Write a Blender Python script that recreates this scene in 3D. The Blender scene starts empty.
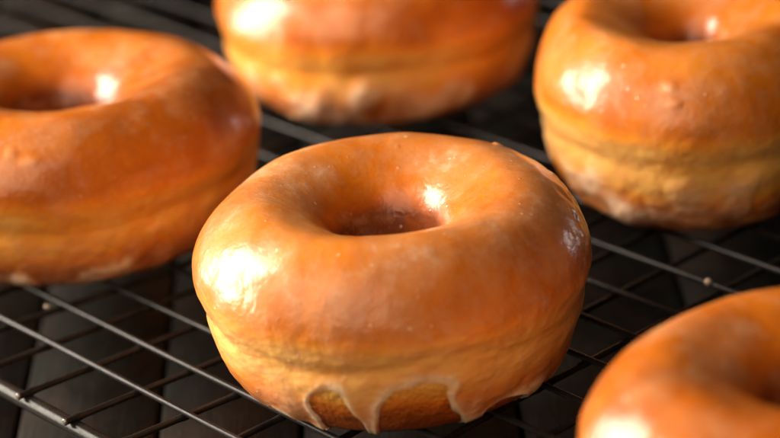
import bpy, math
import numpy as np
S = 0.0127                      # one rack pitch in metres; everything below is laid out in rack pitches
sc = bpy.context.scene
COL = sc.collection
V = np.array

# ------------------------------------------------------------------ camera frame
F_PX, YAW, PITCH, ROLL = 2420.0857, -0.8538456, 0.4342041, -0.0773335
CAM = V([28.994448, -16.966771, 17.285544])
Fw = V([math.sin(YAW)*math.cos(PITCH), math.cos(YAW)*math.cos(PITCH), -math.sin(PITCH)])
Xw = V([math.cos(YAW), -math.sin(YAW), 0.0]); Uw = np.cross(Xw, Fw)
Xc = math.cos(ROLL)*Xw + math.sin(ROLL)*Uw; Uc = -math.sin(ROLL)*Xw + math.cos(ROLL)*Uw
E1 = V([math.cos(YAW), -math.sin(YAW)])      # level, to the right of the view
E2 = V([math.sin(YAW), math.cos(YAW)])       # level, away from the viewer

# ------------------------------------------------------------------ numpy noise
rng = np.random.default_rng(7)
LAT = rng.random((40, 40, 40))
def vnoise(P, seed=0):
    P = P + V([seed*7.31, seed*3.77, seed*5.13])
    i = np.floor(P).astype(int); f = P - i; f = f*f*f*(f*(f*6-15)+10); i = i % 40; j = (i+1) % 40
    r = 0
    for a in (0, 1):
        xa = i[..., 0] if a == 0 else j[..., 0]; wa = (1-f[..., 0]) if a == 0 else f[..., 0]
        for b in (0, 1):
            yb = i[..., 1] if b == 0 else j[..., 1]; wb = (1-f[..., 1]) if b == 0 else f[..., 1]
            for c in (0, 1):
                zc = i[..., 2] if c == 0 else j[..., 2]; wc = (1-f[..., 2]) if c == 0 else f[..., 2]
                r = r + LAT[xa, yb, zc]*wa*wb*wc
    return r*2-1
def fbm(P, seed=0, o=3):
    r = 0; a = 1; t = 0
    for k in range(o):
        r = r + a*vnoise(P*2.03**k, seed+k*11); t += a; a *= .5
    return r/t
def sm(a, b, x):
    t = np.clip((x-a)/(b-a), 0, 1); return t*t*(3-2*t)

# ------------------------------------------------------------------ materials
def newmat(name):
    m = bpy.data.materials.new(name); m.use_nodes = True
    nt = m.node_tree; nt.nodes.clear()
    out = nt.nodes.new('ShaderNodeOutputMaterial')
    return m, nt, out
def N(nt, t, **k):
    n = nt.nodes.new('ShaderNode'+t)
    for a, b in k.items(): setattr(n, a, b)
    return n
def L(nt, a, b): nt.links.new(a, b)
def noise(nt, scale, detail=4, rough=.55, vec=None, dist=0):
    n = N(nt, 'TexNoise'); n.inputs['Scale'].default_value = scale; n.inputs['Detail'].default_value = detail
    n.inputs['Roughness'].default_value = rough; n.inputs['Distortion'].default_value = dist
    if vec is not None: L(nt, vec, n.inputs['Vector'])
    return n
def mapr(nt, v, a, b, c, d):
    n = N(nt, 'MapRange'); n.inputs[1].default_value = a; n.inputs[2].default_value = b
    n.inputs[3].default_value = c; n.inputs[4].default_value = d; L(nt, v, n.inputs[0]); return n.outputs[0]
def math_(nt, op, a, b=None, clamp=False):
    n = N(nt, 'Math', operation=op); n.use_clamp = clamp
    for k, v in enumerate((a, b)):
        if v is None: continue
        if isinstance(v, (int, float)): n.inputs[k].default_value = v
        else: L(nt, v, n.inputs[k])
    return n.outputs[0]
def ramp(nt, v, stops):
    n = N(nt, 'ValToRGB'); cr = n.color_ramp
    while len(cr.elements) < len(stops): cr.elements.new(.5)
    for e, (p, c) in zip(cr.elements, stops): e.position = p; e.color = (*c, 1)
    L(nt, v, n.inputs[0]); return n.outputs[0]
def bump(nt, h, dist, strength=1.0, nrm=None):
    n = N(nt, 'Bump'); n.inputs['Distance'].default_value = dist; n.inputs['Strength'].default_value = strength
    L(nt, h, n.inputs['Height'])
    if nrm is not None: L(nt, nrm, n.inputs['Normal'])
    return n.outputs['Normal']

BROWN = [(0, (.95, .50, .13)), (.22, (.90, .345, .035)), (.45, (.76, .215, .007)), (.70, (.53, .122, .003)), (1, (.20, .036, .002))]
def dough_material():
    m, nt, out = newmat('fried_dough')
    tc = N(nt, 'TexCoord').outputs['Object']
    at = N(nt, 'Attribute', attribute_name='bake_shade').outputs['Fac']
    n1 = noise(nt, 170, 5, .6, tc); n2 = noise(nt, 900, 4, .6, tc); n3 = noise(nt, 60, 3, .5, tc, .6)
    v = math_(nt, 'ADD', at, mapr(nt, n1.outputs[0], .25, .75, -.13, .13))
    v = math_(nt, 'ADD', v, mapr(nt, n3.outputs[0], .25, .75, -.16, .16))
    v = math_(nt, 'ADD', v, mapr(nt, n2.outputs[0], .3, .7, -.09, .09))
    c = ramp(nt, v, [(0, (.86, .56, .17)), (.25, (.82, .40, .075)), (.5, (.72, .235, .022)), (.72, (.56, .135, .009)), (1, (.30, .062, .005))])
    p = N(nt, 'BsdfPrincipled'); L(nt, c, p.inputs['Base Color'])
    p.inputs['Roughness'].default_value = .42
    p.inputs['Specular IOR Level'].default_value = .45
    p.inputs['Subsurface Weight'].default_value = .4
    p.inputs['Subsurface Radius'].default_value = (1, .42, .10)
    p.inputs['Subsurface Scale'].default_value = .003
    vo = N(nt, 'TexVoronoi'); vo.inputs['Scale'].default_value = 1100; L(nt, tc, vo.inputs['Vector'])
    hh = math_(nt, 'ADD', math_(nt, 'MULTIPLY', vo.outputs['Distance'], .5), n2.outputs[0])
    L(nt, bump(nt, hh, .00055, .8), p.inputs['Normal'])
    L(nt, p.outputs[0], out.inputs[0]); return m

def glaze_material():
    m, nt, out = newmat('sugar_glaze')
    tc = N(nt, 'TexCoord').outputs['Object']
    milk = N(nt, 'Attribute', attribute_name='milk').outputs['Fac']
    grit = N(nt, 'Attribute', attribute_name='grit').outputs['Fac']
    n1 = noise(nt, 240, 5, .62, tc); n2 = noise(nt, 85, 4, .55, tc, .8); n3 = noise(nt, 1500, 3, .6, tc)
    n4 = noise(nt, 480, 4, .6, tc, .4)
    # fine trapped bubbles in the sugar film
    vo = N(nt, 'TexVoronoi'); vo.inputs['Scale'].default_value = 420; L(nt, tc, vo.inputs['Vector'])
    rad = mapr(nt, vo.outputs['Color'], .48, .80, 0.0, .22)
    bub = N(nt, 'MapRange'); bub.interpolation_type = 'SMOOTHSTEP'
    L(nt, vo.outputs['Distance'], bub.inputs[0]); bub.inputs[1].default_value = 0.0; L(nt, rad, bub.inputs[2])
    bub.inputs[3].default_value = 1; bub.inputs[4].default_value = 0
    keep = math_(nt, 'GREATER_THAN', rad, .09)
    bubble = math_(nt, 'MULTIPLY', bub.outputs[0], keep)
    f = math_(nt, 'ADD', milk, mapr(nt, n1.outputs[0], .3, .7, -.10, .10))
    f = math_(nt, 'ADD', f, mapr(nt, n2.outputs[0], .40, .60, -.13, .13))
    f = math_(nt, 'ADD', f, mapr(nt, n4.outputs[0], .35, .65, -.07, .07))
    f = math_(nt, 'ADD', f, mapr(nt, n3.outputs[0], .35, .65, -.045, .045))
    f = math_(nt, 'ADD', f, math_(nt, 'MULTIPLY', bubble, .6))
    f = math_(nt, 'MINIMUM', math_(nt, 'MAXIMUM', f, .02), .85)
    at = N(nt, 'Attribute', attribute_name='bake_shade').outputs['Fac']
    v = math_(nt, 'ADD', at, mapr(nt, n4.outputs[0], .3, .7, -.06, .06))
    v = math_(nt, 'ADD', v, mapr(nt, n2.outputs[0], .25, .75, -.09, .09))
    c = ramp(nt, v, BROWN)
    mx = N(nt, 'MixRGB'); L(nt, f, mx.inputs[0]); L(nt, c, mx.inputs[1]); L(nt, ramp(nt, f, [(.42, (.88, .45, .21)), (.78, (.94, .66, .44))]), mx.inputs[2])
    hh = math_(nt, 'ADD', math_(nt, 'MULTIPLY', n1.outputs[0], .6), math_(nt, 'MULTIPLY', n4.outputs[0], math_(nt, 'ADD', grit, .18)))
    nb = bump(nt, hh, .00045, .5)
    nb = bump(nt, math_(nt, 'ADD', n3.outputs[0], math_(nt, 'MULTIPLY', bubble, 3.0)), .00007, .6, nb)
    m2 = N(nt, 'BsdfPrincipled'); L(nt, mx.outputs[0], m2.inputs['Base Color']); L(nt, nb, m2.inputs['Normal'])
    m2.inputs['Roughness'].default_value = .38; m2.inputs['Specular IOR Level'].default_value = .3
    m2.inputs['Subsurface Weight'].default_value = .5
    m2.inputs['Subsurface Radius'].default_value = (1, .42, .10)
    m2.inputs['Subsurface Scale'].default_value = .003
    m2.inputs['Coat Weight'].default_value = .85; m2.inputs['Coat IOR'].default_value = 1.38
    L(nt, mapr(nt, n1.outputs[0], .3, .7, .08, .24), m2.inputs['Coat Roughness']); L(nt, nb, m2.inputs['Coat Normal'])
    L(nt, m2.outputs[0], out.inputs[0]); return m

def wire_material():
    m, nt, out = newmat('black_enamel_wire')
    tc = N(nt, 'TexCoord').outputs['Object']
    n1 = noise(nt, 900, 4, .6, tc); n2 = noise(nt, 160, 3, .5, tc)
    p = N(nt, 'BsdfPrincipled')
    L(nt, ramp(nt, n2.outputs[0], [(.3, (.010, .009, .009)), (.7, (.022, .019, .017))]), p.inputs['Base Color'])
    L(nt, mapr(nt, n1.outputs[0], .3, .7, .20, .38), p.inputs['Roughness'])
    p.inputs['Specular IOR Level'].default_value = .14
    L(nt, bump(nt, n1.outputs[0], .00003, .35), p.inputs['Normal'])
    L(nt, p.outputs[0], out.inputs[0]); return m
def tip_material():
    m, nt, out = newmat('cut_steel')
    p = N(nt, 'BsdfPrincipled'); p.inputs['Base Color'].default_value = (.22, .20, .18, 1)
    p.inputs['Metallic'].default_value = .8; p.inputs['Roughness'].default_value = .45
    tc = N(nt, 'TexCoord').outputs['Object']; n1 = noise(nt, 2500, 3, .6, tc)
    L(nt, bump(nt, n1.outputs[0], .0002, .6), p.inputs['Normal'])
    L(nt, p.outputs[0], out.inputs[0]); return m
def wood_material():
    m, nt, out = newmat('weathered_wood')
    tc = N(nt, 'TexCoord').outputs['Object']
    mp = N(nt, 'Mapping'); mp.inputs['Scale'].default_value = (1, .12, 1); L(nt, tc, mp.inputs[0])
    g = noise(nt, 260, 6, .65, mp.outputs[0], .4); b = noise(nt, 45, 4, .6, tc, .5); k = noise(nt, 110, 5, .6, tc, .3)
    at = N(nt, 'Attribute', attribute_name='tone').outputs['Fac']
    base = ramp(nt, g.outputs[0], [(.3, (.012, .009, .007)), (.5, (.028, .023, .018)), (.75, (.055, .047, .038))])
    stain = ramp(nt, b.outputs[0], [(.35, (.024, .034, .029)), (.5, (.016, .013, .011)), (.66, (.060, .026, .012))])
    mx = N(nt, 'MixRGB', blend_type='MIX'); mx.inputs[0].default_value = .65
    L(nt, base, mx.inputs[1]); L(nt, stain, mx.inputs[2])
    m3 = N(nt, 'MixRGB', blend_type='MULTIPLY'); m3.inputs[0].default_value = 1
    L(nt, mx.outputs[0], m3.inputs[1]); L(nt, ramp(nt, at, [(0, (.16, .150, .135)), (1, (.44, .40, .35))]), m3.inputs[2])
    p = N(nt, 'BsdfPrincipled'); L(nt, m3.outputs[0], p.inputs['Base Color']); p.inputs['Specular IOR Level'].default_value = .22
    L(nt, mapr(nt, k.outputs[0], .3, .7, .5, .8), p.inputs['Roughness'])
    L(nt, bump(nt, math_(nt, 'ADD', g.outputs[0], k.outputs[0]), .0008, .6), p.inputs['Normal'])
    L(nt, p.outputs[0], out.inputs[0]); return m
def drop_material():
    m, nt, out = newmat('dried_glaze_drop')
    p = N(nt, 'BsdfPrincipled'); p.inputs['Base Color'].default_value = (.42, .32, .24, 1); p.inputs['Roughness'].default_value = .2
    tc = N(nt, 'TexCoord').outputs['Object']; n1 = noise(nt, 900, 3, .6, tc)
    L(nt, bump(nt, n1.outputs[0], .0002, .5), p.inputs['Normal'])
    L(nt, p.outputs[0], out.inputs[0]); return m
MD, MG, MW, MT, MWOOD, MDROP = dough_material(), glaze_material(), wire_material(), tip_material(), wood_material(), drop_material()

# ------------------------------------------------------------------ mesh helpers
def mesh_obj(name, verts, faces, mat, parent=None, attrs=None, smooth=True):
    me = bpy.data.meshes.new(name)
    verts = np.asarray(verts, dtype=np.float32); faces = np.asarray(faces, dtype=np.int32)
    n = faces.shape[1]
    me.vertices.add(len(verts)); me.vertices.foreach_set('co', verts.ravel())
    me.loops.add(faces.size); me.loops.foreach_set('vertex_index', faces.ravel())
    me.polygons.add(len(faces)); me.polygons.foreach_set('loop_start', np.arange(0, faces.size, n, dtype=np.int32))
    me.polygons.foreach_set('loop_total', np.full(len(faces), n, dtype=np.int32))
    me.update(calc_edges=True)
    if smooth: me.polygons.foreach_set('use_smooth', np.ones(len(faces), dtype=bool))
    for k, a in (attrs or {}).items():
        at = me.attributes.new(k, 'FLOAT', 'POINT'); at.data.foreach_set('value', np.asarray(a, dtype=np.float32).ravel())
    me.materials.append(mat)
    o = bpy.data.objects.new(name, me); COL.objects.link(o)
    if parent is not None: o.parent = parent
    return o
def empty(name, loc, label, cat, group=None):
    o = bpy.data.objects.new(name, None); COL.objects.link(o); o.location = loc; o.empty_display_size = .01
    o['label'] = label; o['category'] = cat
    if group: o['group'] = group
    return o

# ------------------------------------------------------------------ doughnut
PR = V([(.30,.06),(.45,.0),(.65,.0),(.79,.05),(.89,.17),(.945,.32),(.965,.44),(.985,.53),(1.0,.61),(.98,.72),(.91,.845),(.81,.932),(.71,.975),(.61,.977),(.50,.938),(.41,.882),(.338,.812),(.285,.715),(.25,.59),(.232,.45),(.225,.33),(.24,.15)])
def spline(P, m=24):
    o = []; n = len(P); t = (np.arange(m)/m)[:, None]
    for i in range(n):
        a, b, c, d = P[i-1], P[i], P[(i+1) % n], P[(i+2) % n]
        o.append(.5*((2*b)+(-a+c)*t+(2*a-5*b+4*c-d)*t*t+(-a+3*b-3*c+d)*t**3))
    return np.concatenate(o)
def profile(m):
    P = spline(PR); Q = np.vstack([P, P[:1]]); s = np.r_[0, np.cumsum(np.linalg.norm(np.diff(Q, axis=0), axis=1))]
    t = np.arange(m)/m*s[-1]
    return np.stack([np.interp(t, s, Q[:, 0]), np.interp(t, s, Q[:, 1])], -1)

def grid_normals(P):
    du = np.roll(P, -1, 0)-np.roll(P, 1, 0); dv = np.roll(P, -1, 1)-np.roll(P, 1, 1)
    n = np.cross(du, dv); n /= np.linalg.norm(n, axis=-1, keepdims=True)+1e-12
    return n

def doughnut(label, cx, cy, Rx, Ry, H, seed, nu=420, nv=180, windows=None, tilt=(0, 0), dimples=(), bakeoff=0, milkoff=0, blobs=(), cracks=(), hole_dx=0, shrink=.03):
    root = empty('glazed_doughnut', (cx*S, cy*S, .053*S), label, 'doughnut', 'glazed ring doughnuts on the cooling rack')
    pr = profile(nv)
    phi = (np.arange(nu)/nu*2*np.pi-np.pi)[:, None]
    r = pr[:, 0][None]; z = pr[:, 1][None]
    def lay(r, z):
        u = r*np.sin(phi)*Rx+hole_dx*sm(.8, .35, r); v = -r*np.cos(phi)*Ry; w = z*H+u*tilt[0]+v*tilt[1]
        return np.stack([u*E1[0]+v*E2[0], u*E1[1]+v*E2[1], w+0*u], -1)
    # slow variations of the outline around the ring
    cs = np.stack([np.cos(phi), np.sin(phi), 0*phi], -1)
    outer = sm(.5, 1, r)
    wr = np.exp(-((phi-1.75)/.45)**2)*np.exp(-((r-.93)/.07)**2)*(z > .6)
    rr = (r-shrink*sm(.66, .36, r))*(1+outer*.018*vnoise(cs*1.3+9, seed)+outer*.008*vnoise(cs*4, seed+1))
    band = np.exp(-((z-.45-.03*vnoise(cs*1.6, seed+2))/.055)**2)*outer
    rr = rr-band*.009*(1+1.2*vnoise(cs*3, seed+3))
    low = sm(.42, .1, z)*outer
    rr = rr+low*.012*vnoise(cs*5, seed+4)
    zz = z+0*rr+sm(.5, .9, z)*.018*vnoise(cs*1.5, seed+5)
    P = lay(rr, zz)
    Nn = grid_normals(P)
    if (Nn[:, np.argmax(pr[:, 1]), 2].mean()) < 0: Nn = -Nn; flip = True
    else: flip = False
    # lumps
    bottomflat = sm(.02, .09, z)
    d = .040*fbm(P*.8, seed+6, 2)+.010*fbm(P*2.3, seed+7, 2)
    side = outer*sm(.78, .5, z)
    d = d+side*(.022*fbm(P*V([2.5, 2.5, 4.5]), seed+8, 3))
    # horizontal skin wrinkles near the pale band
    d = d+band*.007*vnoise(P*V([3, 3, 10]), seed+9)
    d = d+wr*.035*vnoise(P*V([3, 7, 7]), seed+10)*(nu > 1000)
    for (p0, z0, pw, zw, a) in dimples:
        d = d+a*np.exp(-((phi-p0)/pw)**2-((z-z0)/zw)**2)*(r > .6)
    P1 = P+Nn*(d*bottomflat)[..., None]
    N1 = grid_normals(P1)*(-1 if flip else 1)
    dd = .007*fbm(P*7, seed+12, 3)*side
    PD = P1+N1*(dd*bottomflat)[..., None]
    topness = sm(.5, .95, z)
    # how brown the frying left it, plus shade inside the hole painted as brown
    bake_shade = .46*sm(.54, .67, z)+.62*sm(.35, .17, z)*outer+(.02+.20*vnoise(cs*1.1+3, seed+15))*sm(.26, .36, z)*sm(.64, .56, z)*outer+.95*(1-outer)*sm(.84, .58, z)
    bake_shade = bake_shade+.12*topness*vnoise(P*1.1, seed+13)+.10*vnoise(P*2.2, seed+14)+bakeoff
    bake_shade = np.clip(bake_shade+.13*sm(.54,.7,z)+.10*(1-outer)*sm(.95, .6, z), .02, 1)
    faces = []
    iu = np.arange(nu)[:, None]; iv = np.arange(nv)[None]
    a = iu*nv+iv; b = ((iu+1) % nu)*nv+iv; c = ((iu+1) % nu)*nv+(iv+1) % nv; e = iu*nv+(iv+1) % nv
    F4 = np.stack([a, b, c, e], -1).reshape(-1, 4)
    if flip: F4 = F4[:, ::-1]
    mesh_obj('dough', PD.reshape(-1, 3)*S, F4, MD, root, {'bake_shade': np.clip(bake_shade+.22*sm(.5, .3, z), 0, 1)})
    # ---- sugar glaze: a thin wet skin with drips and bare windows near the foot
    T = 1.0+0*P[..., 0]
    dressed = windows is not None
    if windows is None:
        g = np.random.default_rng(seed+100); windows = []; p = 1.3
        while p < 2*math.pi-1.3:
            w = g.uniform(.09, .24); windows.append((((p+w+math.pi) % (2*math.pi))-math.pi, g.uniform(.22, .38), w*.8)); p += 2*w+g.uniform(.08, .3)
    hgt = np.zeros_like(T)
    rag = 0. if dressed else 1.
    for (p0, top, w) in windows:
        x = (phi-p0)/w + .30*vnoise(P*2.6, seed+21)
        y = (z-.02)/top
        q = np.abs(x)**2.4+np.clip(y, 0, 9)**2.6+.10*vnoise(P*5, seed+22)
        q = np.where(outer*np.ones_like(q) > .5, q, 9)
        T = np.minimum(T, (q-1)*1.0)
        hgt = np.maximum(hgt, np.exp(-((q-1.25)/.42)**2)*(z < .5))
    rough = np.zeros_like(T)
    for (p0, z0, pw, zw) in cracks:
        q = ((phi-p0)/pw)**2+((z-z0)/zw)**2+.6*fbm(P*3.5, seed+23, 3)
        rough = np.maximum(rough, sm(1.25, .6, q)*(outer > .5)); hgt = np.maximum(hgt, .45*np.exp(-((q-1.35)/.25)**2)*(outer > .5))
    under = sm(.03, .09, z+.02*vnoise(cs*6, seed+24)); T = np.minimum(T, (under*2-.7)*np.where((r > .8) | (z > .2), 1, -1)*1.0+0*T)
    T = np.where((r < .30) & (z < .35), np.minimum(T, (z-.22)*4+.3*vnoise(P*3, seed+25)), T)
    edge = sm(-.05, .45, T)
    foot = sm(.26, .05, z)*outer
    thick = .014+.010*fbm(P*1.5, seed+26, 2)+.024*hgt*(.6+.4*vnoise(P*3, seed+27))
    thick = thick+foot*.03*np.clip(vnoise(cs*7, seed+28)+.3, 0, 1)
    bl = np.zeros_like(T)
    for (p0, z0, pw, zw, am) in blobs:
        w = np.exp(-(((phi-p0)/pw)**2+((z-z0)/zw)**2)**1.5)*(outer > .5)
        bl = np.maximum(bl, w*(1 if z0 < .5 else .45)); thick = thick+am*w
    # small runs and bubbles in the skin
    bub = np.clip(vnoise(P*12, seed+29)-.80, 0, 1)*.03*sm(.3, .6, z)
    lowrag = rag*outer*sm(.46, .30, z)
    thick = thick+lowrag*(.05*np.clip(vnoise(P*V([2.6, 2.6, 1.6]), seed+40)+.2, 0, 1)+.02*fbm(P*5, seed+41, 3))
    thick = thick+bub+rough*.03*fbm(P*V([9, 9, 16]), seed+33, 3)-.01*rough
    thick = thick*(.25+.75*sm(-.01, .10, z))
    off = .0012+np.clip(thick, .003, 1)*edge
    Ng = N1
    PG = P1+Ng*(np.maximum(dd, 0)*bottomflat+off)[..., None]
    milk = .10+.20*topness*(.6+.9*fbm(P*1.05, seed+30, 3))+.68*hgt*(.8+.5*vnoise(P*2, seed+35))+.65*bl+.14*foot+.17*sm(.54, .34, z)*outer*sm(-.2, .4, vnoise(cs*2.2, seed+36)+.2)+.5*lowrag*sm(-.1, .5, vnoise(P*V([2.6, 2.6, 1.6]), seed+40)+.15)+.08*vnoise(P*3.1, seed+31)+milkoff
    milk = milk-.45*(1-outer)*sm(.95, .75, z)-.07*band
    bake_shade = np.clip(bake_shade+.06*rough, 0, 1)
    milk = np.clip(milk*(.1+.9*sm(-.02, .10, T))*(1-rough), 0, .85)
    grit = .10+.9*np.exp(-((z-.66)/.14)**2)*outer*np.clip(.4+vnoise(P*1.8, seed+32), 0, 1)+.6*foot+1.3*rough+.5*side
    ok = (T > 0).ravel()
    keep = ok[F4].all(1); F5 = F4[keep]
    used = np.unique(F5); idx = np.full(nu*nv, -1); idx[used] = np.arange(len(used))
    mesh_obj('glaze', PG.reshape(-1, 3)[used]*S, idx[F5], MG, root,
             {'milk': milk.ravel()[used], 'bake_shade': bake_shade.ravel()[used], 'grit': (grit+0*milk).ravel()[used]})
    return root

doughnut('glossy glazed doughnut in sharp focus at the centre with pale drips around its foot',
         4.839, 4.08, 2.915, 2.891, 2.90, 3, 1100, 440,
         windows=[(-.375, .33, .125), (.065, .36, .225), (-.80, .10, .12), (.62, .12, .16), (1.25, .15, .2), (2.0, .3, .25), (2.8, .3, .3), (-1.6, .2, .2), (-2.4, .3, .3)],
         blobs=[(.78, .14, .13, .05, .05), (-.145, .07, .07, .16, .03), (-.52, .04, .07, .05, .07), (.40, .06, .06, .10, .04), (2.28, .97, .03, .025, .035)],
         milkoff=.11, hole_dx=-.04)
doughnut('large blurred glazed doughnut cut off by the left edge',
         -2.93, 3.75, 3.30, 2.98, 2.93, 41, 620, 260, shrink=.04, blobs=[(-.17, .88, .035, .022, .022), (-.06, .84, .05, .022, .022), (-.38, .90, .04, .02, .02), (-.5, .35, .12, .08, .05)], bakeoff=.10, milkoff=-.07)
doughnut('blurred doughnut cut by the top edge, behind the sharp central one',
         -3.564, 11.581, 3.04, 2.883, 2.904, 77, 460, 200, blobs=[(-.55, .25, .15, .10, .08), (-.15, .30, .10, .10, .08)], bakeoff=.12, milkoff=-.05)
doughnut('tall blurred yellow-sided glazed doughnut standing at the upper right',
         3.884, 11.835, 2.573, 3.018, 3.17, 113, 560, 240, blobs=[(-.30, .86, .06, .03, .02), (-.26, .80, .05, .025, .022), (-.62, .12, .14, .10, .08)], bakeoff=-.03, milkoff=-.04, shrink=.09)
doughnut('nearest glazed doughnut, only its upper left part showing in the lower right corner',
         12.739, 4.306, 3.196, 2.6, 2.82, 151, 800, 320, bakeoff=.12, milkoff=-.08)
doughnut('sliver of a doughnut at the very top edge above the left doughnut',
         -13.4, 13.7, 2.9, 2.9, 2.9, 187, 240, 100)

# ------------------------------------------------------------------ cooling rack
def tube(points, rad, seg=14, jitter=0, seed=0):
    P = V(points, dtype=float) if False else np.array(points, dtype=float)
    n = len(P); T = np.gradient(P, axis=0); T /= np.linalg.norm(T, axis=1, keepdims=True)
    up = np.array([0, 0, 1.0]); 
    B = np.cross(T, up); bad = np.linalg.norm(B, axis=1) < .2; B[bad] = np.cross(T[bad], [1., 0, 0]); B /= np.linalg.norm(B, axis=1, keepdims=True)
    C = np.cross(B, T); a = np.arange(seg)/seg*2*np.pi
    rads = np.broadcast_to(rad, (n,))
    R = P[:, None]+rads[:, None, None]*(np.cos(a)[None, :, None]*B[:, None]+np.sin(a)[None, :, None]*C[:, None])
    vs = R.reshape(-1, 3); i = np.arange(n-1)[:, None]; j = np.arange(seg)[None]
    f = np.stack([i*seg+j, i*seg+(j+1) % seg, (i+1)*seg+(j+1) % seg, (i+1)*seg+j], -1).reshape(-1, 4)
    # end caps as fans of quads (centre vertex doubled)
    vs = np.vstack([vs, P[0], P[-1]]); c0 = n*seg; c1 = c0+1
    j = np.arange(0, seg, 2)
    f0 = np.stack([np.full(len(j), c0), (j+2) % seg, j+1, j], -1)
    f1 = np.stack([np.full(len(j), c1), (n-1)*seg+j, (n-1)*seg+j+1, (n-1)*seg+(j+2) % seg], -1)
    return vs, np.vstack([f, f0, f1])
RA, RB, RF = .050, .052, .125
rack = empty('cooling_rack', (0, 0, -1.6*S), 'black wire cooling rack holding all the doughnuts above the dark wood', 'cooling rack')
OFF = np.array([0, 0, 1.6])
X0, X1, Y1 = -17.5, 16.5, 24.0
zB = -(RA+RB)+.006; zF = zB-RB-RF+.012
def wob(t, seed, amp): return amp*np.interp(t, np.linspace(-20, 30, 26), np.random.default_rng(seed).uniform(-1, 1, 26))
wy = {1: 1.055, 2: 1.985, 3: 2.93, 4: 3.97, 5: 5.01, 6: 6.01, 7: 6.98, 8: 7.95, 9: 9.05, 10: 10.08}
for i in range(1, 24):
    t = np.linspace(X0, X1, 120); yy = wy.get(i, i+.03)+wob(t, i, .012)
    vs, f = tube(np.stack([t, yy, wob(t, i+50, .004)], -1)+OFF, RA)
    mesh_obj('long_wire', vs*S, f, MW, rack)
xb = {-1: (-1.28, .16), 0: (-.15, .097), 1: (.957, .10), 2: (2.152, .104), 3: (3.28, .104), 4: (4.45, .035), 5: (5.7, -.02), 6: (6.93, -.035), 7: (8.02, -.04)}
for j in range(-15, 15):
    x0, sl = xb.get(j, (j*1.12-.05, .05 if j < 0 else -.04))
    t = np.linspace(-.19, Y1+.15, 620); weld = sum(np.exp(-((t-wy.get(i, i+.03))/.075)**2) for i in range(0, 24))
    bend = sl*np.where(t < 4, t, 4+(t-4)*(-.25))
    vs, f = tube(np.stack([x0+bend, t, zB+wob(t, j+90, .003)], -1)+OFF, RB*(1+.22*weld))
    w = mesh_obj('cross_wire', vs*S, f, MW, rack)
    x_0 = x0-.19*sl
    tt = np.array([-.225, -.222, -.21, -.20, -.186]); rr_ = RB*np.array([.55, .85, 1.08, 1.13, 1.06])
    vs, f = tube(np.stack([x_0+0*tt, tt, zB+0*tt], -1)+OFF, rr_, 12)
    mesh_obj('wire_tip', vs*S, f, MT, w)
def rounded_rect(x0, x1, y0, y1, r, n=12):
    P = []
    for (cx, cy, a0) in ((x1-r, y0+r, -90), (x1-r, y1-r, 0), (x0+r, y1-r, 90), (x0+r, y0+r, 180)):
        for k in range(n+1):
            a = math.radians(a0+90*k/n); P.append((cx+r*math.cos(a), cy+r*math.sin(a)))
    P.append(P[0])
    return P
fr = np.array(rounded_rect(X0, X1, -.04, Y1, .8)); s_ = np.r_[0, np.cumsum(np.linalg.norm(np.diff(fr, axis=0), axis=1))]
tt = np.linspace(0, s_[-1], 500)
fp = np.stack([np.interp(tt, s_, fr[:, 0]), np.interp(tt, s_, fr[:, 1]), np.full(500, zF)], -1)
vs, f = tube(fp+OFF, RF, 24); mesh_obj('frame', vs*S, f, MW, rack)
for (lx, ly) in ((X0+2, -.04), (X1-2, -.04), (X0+2, Y1), (X1-2, Y1)):
    pts = [(lx-.5, ly, zF), (lx-.35, ly, zF-.7), (lx-.12, ly, -1.50), (lx+.12, ly, -1.50), (lx+.35, ly, zF-.7), (lx+.5, ly, zF)]
    vs, f = tube(np.array(pts)+OFF, RF*.8, 12); mesh_obj('leg', vs*S, f, MW, rack)

# ------------------------------------------------------------------ table of weathered planks
tv = []; tf = []; tone = []
gaps = sorted([.054, 2.34, 4.62, 8.05]+[8.05+3.1*k for k in range(1, 14)]+[.054-2.7*k for k in range(1, 16)])
grng = np.random.default_rng(5)
for a, b in zip(gaps[:-1], gaps[1:]):
    g = .035; x0 = a+g; x1 = b-g; bev = .05
    ys = np.linspace(-45, 75, 90); e0 = .03*np.cumsum(grng.normal(0, .3, 90))*.4; tn = grng.random(); dz = grng.uniform(-.03, .03)
    prof = [(x0, -1.2), (x0, -bev), (x0+bev, 0), (x1-bev, 0), (x1, -bev), (x1, -1.2)]
    n0 = len(tv)
    for k, yv in enumerate(ys):
        for q, (px, pz) in enumerate(prof):
            wx = px+(e0[k] if False else 0)
            x = wx; y = yv
            w = E1*x+E2*y
            tv.append((x, y, -1.6+dz+pz)); tone.append(tn)
    for k in range(89):
        for q in range(5):
            A = n0+k*6+q; tf.append((A, A+1, A+7, A+6))
tv = np.array(tv)
tab = mesh_obj('table', tv*S, np.array(tf), MWOOD, None, {'tone': tone}, smooth=False)
tab.rotation_euler = (0, 0, math.atan2(E1[1], E1[0])); tab['kind'] = 'structure'
und = mesh_obj('table_underside', np.array([(-80, -80, -2.9), (80, -80, -2.9), (80, 100, -2.9), (-80, 100, -2.9)], float)*S, np.array([(0, 1, 2, 3)]), MWOOD, None, {'tone': [0]*4}, smooth=False)
und['kind'] = 'structure'; und.name = 'ground'

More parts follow.
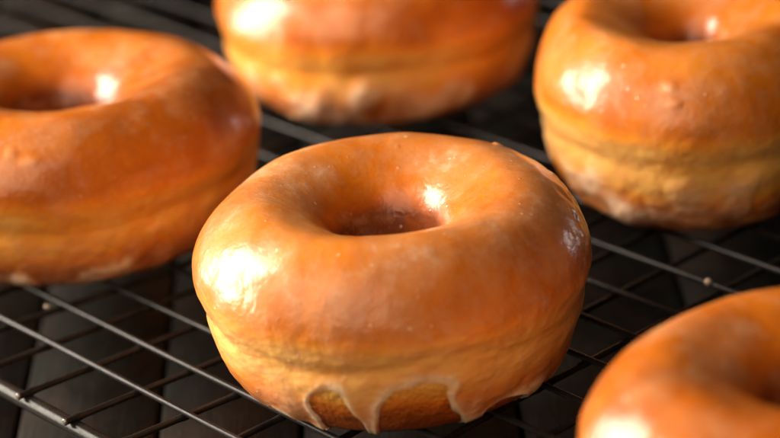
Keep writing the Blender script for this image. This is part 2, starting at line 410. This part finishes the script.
# ------------------------------------------------------------------ stray drops of dried glaze
def drop(x, y, z, r, label, seed, sq=.7):
    n, m = 20, 14; th = np.arange(n)/n*2*np.pi; ph = np.linspace(0.02, np.pi-.02, m)
    P = np.stack([np.cos(th)[:, None]*np.sin(ph), np.sin(th)[:, None]*np.sin(ph), np.cos(ph)[None]+0*th[:, None]], -1)
    P = P*r*(1+.2*vnoise(P*1.5, seed))[..., None]*V([1.15, 1, sq])
    i = np.arange(n)[:, None]; j = np.arange(m-1)[None]
    f = np.stack([i*m+j, ((i+1) % n)*m+j, ((i+1) % n)*m+j+1, i*m+j+1], -1).reshape(-1, 4)[:, ::-1]
    o = mesh_obj('glaze_drop', P.reshape(-1, 3)*S, f, MDROP); o.location = (x*S, y*S, z*S)
    o['label'] = label; o['category'] = 'glaze drop'; o['group'] = 'dried glaze drops on the wires'
drop(6.65, 9.02, .045, .05, 'pale dried glaze drop on a wire between the two right-hand doughnuts', 3, 1.1)
drop(-1.1, 1.80, -.03, .045, 'tiny pale glaze drop on a cross wire below the left doughnut', 5)
#drop(-11.9, 10.85, .0, .07, 'blurred pale drop on the rack above the left doughnut', 8)

# ------------------------------------------------------------------ lamps
TGT = np.array([4.8, 4.1, 1.5])
def area(name, right, away, up, dist, size, watts, color, sy=None, tgt=TGT):
    d = np.array([right*E1[0]+away*E2[0], right*E1[1]+away*E2[1], up]); d /= np.linalg.norm(d)
    li = bpy.data.lights.new(name, 'AREA'); li.energy = watts; li.color = color; li.shape = 'RECTANGLE'; li.size = size; li.size_y = sy or size
    o = bpy.data.objects.new(name, li); COL.objects.link(o)
    from mathutils import Vector
    o.location = Vector((tgt+d*dist/S)*S); o.rotation_euler = Vector(d).to_track_quat('Z', 'Y').to_euler()
    return o
area('key_softbox', -.92, .30, .31, .62, .27, 15, (1, .88, .74), .60)
area('rim_lamp', .86, .62, .10, .8, .03, .16, (1, .95, .9), .09)
area('fill_reflector', -.7, -.9, .8, 1.0, .9, 7.0, (1, .80, .58))
w = bpy.data.worlds.new('World'); sc.world = w; w.use_nodes = True
w.node_tree.nodes['Background'].inputs[0].default_value = (1, .88, .76, 1); w.node_tree.nodes['Background'].inputs[1].default_value = .014

# ------------------------------------------------------------------ camera
cd = bpy.data.cameras.new('camera'); co = bpy.data.objects.new('camera', cd); COL.objects.link(co)
from mathutils import Matrix
co.matrix_world = Matrix([[Xc[0], Uc[0], -Fw[0], CAM[0]*S], [Xc[1], Uc[1], -Fw[1], CAM[1]*S], [Xc[2], Uc[2], -Fw[2], CAM[2]*S], [0, 0, 0, 1]])
cd.sensor_width = 36; cd.lens = F_PX/780*36; cd.clip_start = .02; cd.clip_end = 20
cd.dof.use_dof = True; cd.dof.focus_distance = 35.3*S; cd.dof.aperture_fstop = 10
sc.camera = co
sc.view_settings.view_transform = 'Standard'; sc.view_settings.look = 'None'
sc.view_settings.exposure = 0; sc.view_settings.gamma = 1
sc.cycles.transparent_max_bounces = 12
